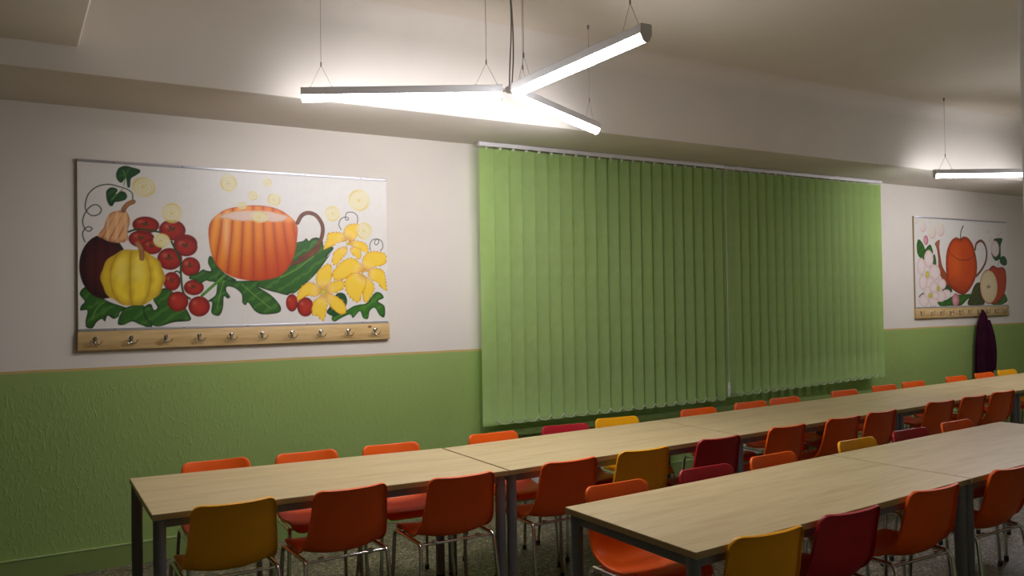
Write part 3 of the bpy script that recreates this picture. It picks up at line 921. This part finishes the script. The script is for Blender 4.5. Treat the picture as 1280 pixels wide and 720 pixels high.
STROKE = {'vine': A_(.02, .05, .015), 'veinl': A_(.14, .30, .05), 'stemg': A_(.015, .06, .012), 'stemg2': A_(.06, .17, .02), 'brown': A_(.24, .10, .035), 'handle': A_(.10, .032, .014), 'tend': A_(.05, .05, .05), 'potline': A_(.15, .02, .005), 'dark': A_(.02, .012, .008), 'seed': A_(.10, .04, .015)}
def paint(cv, ops):
    for op in ops:
        k, st, v = op[0], op[1], op[2]
        if k == 'S':
            P = smooth_pts(list(zip(v[0::2], v[1::2])), False)
            xs_ = [p[0] for p in P]; ys_ = [p[1] for p in P]; r = op[3] * .5 + .12
            w = cv.win(min(xs_), max(xs_), min(ys_), max(ys_), r + 1)
            X, Y = cv.x[w], cv.y[w]
            d = seg_dist(X, Y, P)
            col = STROKE[st] * (1 + .9 * np.clip(1 - d / r, 0, 1)[..., None] * (r > .8)) * (1 + .12 * cv.n[w][..., None])
            cv.put(w, (r - d) / cv.px + .5, col)
        elif k == 'P':
            P = smooth_pts(list(zip(v[0::2], v[1::2])), True)
            xs_ = [p[0] for p in P]; ys_ = [p[1] for p in P]
            w = cv.win(min(xs_), max(xs_), min(ys_), max(ys_))
            X, Y, n = cv.x[w], cv.y[w], cv.n[w]
            ins = inside(X, Y, P); d = seg_dist(X, Y, P + P[:1]); sd = np.where(ins, d, -d)
            a = sd / cv.px + .5
            fx = (X - min(xs_)) / (max(xs_) - min(xs_)); fy = (Y - min(ys_)) / (max(ys_) - min(ys_))
            if st in ('leaf', 'leafdk', 'leaf2', 'leafbr'):
                e, m_, h = {'leaf': (A_(.005, .03, .007), A_(.026, .115, .014), A_(.10, .25, .04)), 'leafdk': (A_(.004, .03, .01), A_(.012, .075, .018), A_(.06, .16, .05)),
                            'leaf2': (A_(.008, .05, .01), A_(.035, .16, .015), A_(.12, .30, .04)), 'leafbr': (A_(.008, .04, .008), A_(.05, .055, .015), A_(.08, .12, .03))}[st]
                col = mixc(e, m_, d / 1.6 + n * .25)
                col = mixc(col, h, (np.sin(X * .55 + Y * .8 + n) * .5 + .5) ** 4 * np.clip(d / 2, 0, 1) * .55)
            elif st == 'peach':
                col = mixc(A_(.42, .13, .04), A_(.78, .42, .17), d / 3 + .2)
                col = mixc(col, A_(.35, .08, .05), (np.sin((fx - .55 * (1 - fy)) * 26) * .5 + .5) ** 5 * fy)
                col = mixc(col, A_(.85, .62, .38), (np.sin(fx * 22 + 1.2) * .5 + .5) ** 4 * .5)
            elif st == 'cup':
                u = fx * 2 - 1; ph = np.arcsin(np.clip(u, -1, 1)); rib = np.abs(np.sin(u * (1 + .12 * np.cos(fy * 3)) * 12.5 + .3)) ** .5
                col = mixc(A_(.40, .045, .006), A_(.84, .20, .010), rib * .85 + .15 - fy * .30)
                col = mixc(col, A_(.90, .42, .04), rib ** 3 * np.clip(.55 - u * .9, 0, 1) * np.clip(1.15 - fy, 0, 1) * .75)
                col = mixc(col, A_(.95, .55, .30), np.exp(-((u + .62) / .07) ** 2 - ((fy - .35) / .25) ** 2) * .5)
                col = mixc(col, A_(.50, .035, .005), np.clip((fy - .45) * 1.3 + u * .45, 0, .8)); col = mixc(col, A_(.40, .04, .01), np.clip(1 - d / 1.4, 0, 1) * .6)
                col = mixc(col, A_(.90, .45, .16), np.clip(1 - np.abs(fy - .16) / .07, 0, 1) * .6)
            elif st == 'soup':
                col = mixc(A_(.72, .38, .18), A_(.76, .55, .44), d / 1.2 + .1 * n)
            elif st == 'petal':
                cx_, cy_ = op[3]; rr = np.hypot(X - cx_, Y - cy_); th = np.arctan2(Y - cy_, X - cx_)
                a = (sd + .35 * np.sin(th * 46 + rr * .5) - .15) / cv.px + .5
                col = mixc(A_(.84, .47, .015), A_(.88, .60, .05), d / 2 + n * .2)
                st_ = (np.sin(th * 30 + n * .7) * .5 + .5) ** 3
                col = mixc(col, A_(.93, .80, .45), st_ * np.clip(1 - np.abs(rr - 5) / 5, 0, 1) * .8)
                col = mixc(col, A_(.62, .20, .01), np.clip(1 - rr / 6.5, 0, 1) * (1 - st_ * .5))
                col = mixc(col, A_(.52, .20, .02), np.clip(1 - d / .75, 0, 1) * .95)
            elif st == 'spout':
                col = mixc(A_(.10, .02, .01), A_(.34, .07, .02), d / 1.8) ; col = mixc(col, A_(.50, .22, .12), np.clip(.35 - fy, 0, 1) * 1.6)
            elif st == 'pot':
                u = fx * 2 - 1
                col = mixc(A_(.22, .018, .005), A_(.56, .065, .008), d / 6 + n * .12)
                col = mixc(col, A_(.70, .14, .02), np.exp(-((u + .35) / .35) ** 2 - ((fy - .45) / .3) ** 2) * .55)
                col = mixc(col, A_(.22, .03, .01), np.clip((fy - .72) * 2.2 - u * .3, 0, .8))
            elif st == 'apple':
                col = mixc(A_(.16, .012, .008), A_(.46, .05, .015), d / 3 + n * .25)
            cv.put(w, a, col)
        else:
            cx_, cy_, rx, ry = v[:4]
            w = cv.win(cx_ - rx, cx_ + rx, cy_ - ry, cy_ + ry, 2.5)
            X, Y, n = cv.x[w], cv.y[w], cv.n[w]
            u, t_ = (X - cx_) / rx, (Y - cy_) / ry; r = np.hypot(u, t_); th = np.arctan2(t_, u)
            rm = min(rx, ry)
            if st == 'petalw': r = r / 1.16
            a = (1 - r) * rm / cv.px + .5
            if st in ('tomato', 'tomatop'):
                col = mixc(A_(.42, .020, .010), A_(.13, .004, .006), r ** 2.4 + n * .08)
                col = mixc(col, A_(.62, .14, .08), np.exp(-((u + .4) / .22) ** 2 - ((t_ + .35) / .2) ** 2) * .7)
                if st == 'tomato':
                    star = .30 + .16 * np.cos(th * 5 + cx_)
                    q = np.hypot(u + .05, t_ + .12)
                    col = mixc(col, A_(.015, .045, .01), np.clip((star - q) * 5, 0, 1))
                else:
                    col = mixc(col, A_(.50, .045, .02), np.clip(1 - r, 0, 1) * .5)
            elif st == 'gourd':
                col = mixc(A_(.075, .008, .008), A_(.018, .003, .005), r ** 2 + .2 * np.sin(u * 14))
            elif st == 'ypump':
                ang = np.arcsin(np.clip(u / np.sqrt(np.clip(1 - (t_ * .9) ** 2, .05, 1)), -1, 1))
                rib = np.abs(np.sin(ang * 4.6 + .5)) ** .5
                lob = 1 + .02 * np.cos(th * 10)
                a = (lob - r) * rm / cv.px + .5
                col = mixc(A_(.46, .24, .01), A_(.90, .68, .035), rib + .1 * n)
                col = mixc(col, A_(.90, .76, .25), rib ** 4 * np.clip(.6 - np.hypot(u + .1, t_ + .25), 0, 1) * 1.3)
                col = mixc(col, A_(.40, .20, .01), np.clip(r - .72, 0, 1) * 2.2)
            elif st in ('swirl', 'swirlw'):
                sp = np.sin(r * rm * 3.4 - th + n * .7) * .5 + .5
                hole = .92 if st == 'swirlw' else .72
                base_ = mixc(A_(.78, .72, .50), A_(.76, .66, .26), sp)
                base_ = mixc(base_, A_(.72, .56, .06), (r > .72) * (np.sin(th * 2 + cx_) * .5 + .5) * .8)
                col = mixc(base_, A_(.74, .58, .08), np.clip(.22 - r, 0, 1) * 6)
                a = np.clip(a, 0, 1) * (hole + .18 * sp)
                a = np.clip(a, 0, 1) * np.clip((1 - r) * 8, 0, 1)
            elif st == 'bubble':
                col = mixc(A_(.78, .70, .50), A_(.72, .40, .40), np.clip(t_ * .6 + u * .5 + .4, 0, 1))
                a = np.clip(a, 0, 1) * (.22 + .6 * np.exp(-((r - .86) / .14) ** 2))
            elif st == 'petalw':
                col = mixc(A_(.80, .70, .66), A_(.66, .38, .38), r ** 5 * .8 + np.clip(n * .08, 0, 1))
            elif st == 'bud':
                col = mixc(A_(.74, .40, .42), A_(.45, .10, .16), r ** 2 * .8 + .3 * (u > .1))
            elif st == 'cut':
                col = mixc(A_(.74, .62, .38), A_(.66, .50, .26), r ** 3); col = mixc(col, A_(.30, .02, .01), (r - .93) * 30)
            elif st == 'pist':
                col = mixc(A_(.72, .60, .10), A_(.50, .45, .05), r)
            cv.put(w, a, col)

def painting(name, label, x0, W, z0, z1, yb, ops, nx, knots):
    """board of W metres with painted face; canvas facing the room"""
    t = thing(name, label, 'painting', (x0, yb, z0))
    Hh = z1 - z0
    b = bmesh.new(); box(b, 0, W, 0, .018, 0, Hh); obj('board', b, M['edge'], t)
    ny = int(nx * Hh / W)
    cv = Canvas(W * 100, Hh * 100, nx, ny, (.74, .715, .665))
    cv.c *= (1 + .012 * cv.n[..., None])
    paint(cv, ops)
    for kx, ky in knots:
        w = cv.win(kx - .4, kx + .4, ky - .4, ky + .4); cv.put(w, (.35 - np.hypot(cv.x[w] - kx, cv.y[w] - ky)) / cv.px + .5, A_(.1, .08, .06))
    co = np.stack([cv.x / 100, np.full_like(cv.x, -.0006), Hh - cv.y / 100], -1).reshape(-1, 3)
    idx = np.arange(nx * ny).reshape(ny, nx)
    q = np.stack([idx[1:, :-1], idx[1:, 1:], idx[:-1, 1:], idx[:-1, :-1]], -1).reshape(-1, 4)
    me = bpy.data.meshes.new('painted_canvas')
    me.vertices.add(len(co)); me.vertices.foreach_set('co', co.ravel())
    me.loops.add(q.size); me.loops.foreach_set('vertex_index', q.ravel())
    me.polygons.add(len(q)); me.polygons.foreach_set('loop_start', np.arange(0, q.size, 4)); me.polygons.foreach_set('loop_total', np.full(len(q), 4))
    me.update(calc_edges=True)
    at = me.color_attributes.new('paint', 'FLOAT_COLOR', 'POINT')
    at.data.foreach_set('color', np.concatenate([cv.c, np.ones((ny, nx, 1))], -1).astype(np.float32).ravel())
    me.materials.append(M['paint'])
    o = link(bpy.data.objects.new('painted_canvas', me), t)
    for zz in (Hh - .018, 0):
        b = bmesh.new(); box(b, 0, W, -.005, -.001, zz, zz + .018, .001)
        tr = obj('metal_trim', b, M['alu'], t, smooth=True, angle=40)
        for k in range(5):
            b = bmesh.new(); x = W * (k + .5) / 5
            box(b, x - .003, x + .003, -.0065, -.0048, zz + .006, zz + .012); obj('screw', b, M['black_plastic'], tr)
    return t
PY = D - .019
painting('vegetable_painting', 'large painting of a pumpkin mug, gourds, tomatoes and yellow flowers left of the blinds', .376, 2.035, 1.468, 2.533, PY, ART_ONE, 620, [])
painting('fruit_painting', 'painting of a red fruit-shaped teapot with apple and pink blossom right of the blinds', 8.828, 1.905, 1.462, 2.515, PY, ART_TWO, 430, [])

# ------------------------------------------------------------------ coat racks with hooks
def hook_parts(t, x, z):
    b = bmesh.new()
    lathe(b, [(.002, -.001), (.011, 0), (.013, .003), (.010, .006), (.003, .007)], 0, 0, 14)
    bmesh.ops.rotate(b, verts=b.verts[:], cent=(0, 0, 0), matrix=Matrix.Rotation(R(90), 3, 'X'))
    bmesh.ops.translate(b, verts=b.verts[:], vec=(x, -.0005, z + .012))
    box(b, x - .008, x + .008, -.006, -.0002, z - .022, z + .016, .002)
    tube(b, spline([(x, -.004, z + .008), (x, -.022, z + .004), (x, -.038, z + .012), (x, -.044, z + .026)], 4), [.0042] * 12 + [.006], 8)
    for s_ in (-1, 1):
        tube(b, spline([(x, -.004, z - .012), (x + s_ * .012, -.014, z - .024), (x + s_ * .026, -.022, z - .018), (x + s_ * .033, -.026, z - .002)], 4), [.0034] * 12 + [.0046], 8)
    return obj('hook', b, M['chrome'], t, smooth=True, angle=60)
def rack(label, x0, W, z0, z1, xs_):
    t = thing('coat_rack', label, 'coat rack', (x0, D - .030, z0))
    b = bmesh.new(); box(b, 0, W, 0, .028, 0, z1 - z0, .002); obj('board', b, M['pine'], t, smooth=True, angle=40)
    h0 = hook_parts(t, 0, 0)
    for i, x in enumerate(xs_):
        h = h0 if i == 0 else link(h0.copy(), t)
        h.location = (x - x0, -.0005, (z1 - z0) * .52)
    return t
rack('pine coat rack board with ten empty chrome hooks under the pumpkin painting', .372, 2.045, 1.352, 1.4675, [.471 + .2032 * i for i in range(10)])
rack('pine coat rack board with ten hooks under the teapot painting, one holding a coat', 8.822, 1.915, 1.350, 1.4615, [8.907 + .1889 * i for i in range(10)])

# ------------------------------------------------------------------ the coat on the hook
def coat():
    t = thing('hanging_coat', 'dark wine-red coat hanging by its loop from the right coat rack, above the far chairs', 'coat', (10.045, 5.70, 0))
    prof = [(1.425, .008, .010), (1.41, .020, .016), (1.38, .040, .026), (1.33, .062, .034), (1.27, .085, .040), (1.15, .105, .046), (1.0, .125, .052), (.85, .138, .056), (.70, .150, .058), (.60, .155, .058), (.56, .152, .056)]
    b = bmesh.new(); n = 40; rings = []
    for i, (z, rx, ry) in enumerate(prof):
        ring = []
        for k in range(n):
            a = 2 * math.pi * k / n
            f = 1 + min(.16, .02 + i * .016) * math.sin(a * 7 + i * .35) + .06 * math.sin(a * 3 - i * .5)
            x = rx * math.cos(a) * f + .010 * math.sin(i * .8); y = ry * math.sin(a) * f
            ring.append(b.verts.new((x, min(y - .005, .044), z + (.012 * math.sin(a * 3) if i == len(prof) - 1 else 0))))
        rings.append(ring)
    for i in range(len(rings) - 1):
        for k in range(n): b.faces.new((rings[i][k], rings[i][(k + 1) % n], rings[i + 1][(k + 1) % n], rings[i + 1][k]))
    b.faces.new(rings[0][::-1]); b.faces.new(rings[-1])
    bmesh.ops.recalc_face_normals(b, faces=b.faces[:])
    bmesh.ops.subdivide_edges(b, edges=b.edges[:], cuts=1, use_grid_fill=True, smooth=.6)
    obj('coat_body', b, M['wine_cloth'], t, smooth=True)
    b = bmesh.new()
    sl = spline([(.045, -.035, 1.30), (.075, -.055, 1.12), (.095, -.064, .92), (.10, -.06, .70)], 6)
    tube(b, sl, [.030 + .014 * math.sin(math.pi * i / (len(sl) - 1)) for i in range(len(sl))], 14)
    obj('sleeve', b, M['wine_cloth'], t, smooth=True, angle=60)
    b = bmesh.new(); tube(b, spline([(-.008, -.004, 1.41), (-.006, -.006, 1.425), (0, -.008, 1.431), (.006, -.006, 1.425), (.008, -.004, 1.41)], 4), .0025, 6)
    obj('hanging_loop', b, M['wine_cloth'], t, smooth=True)
coat()
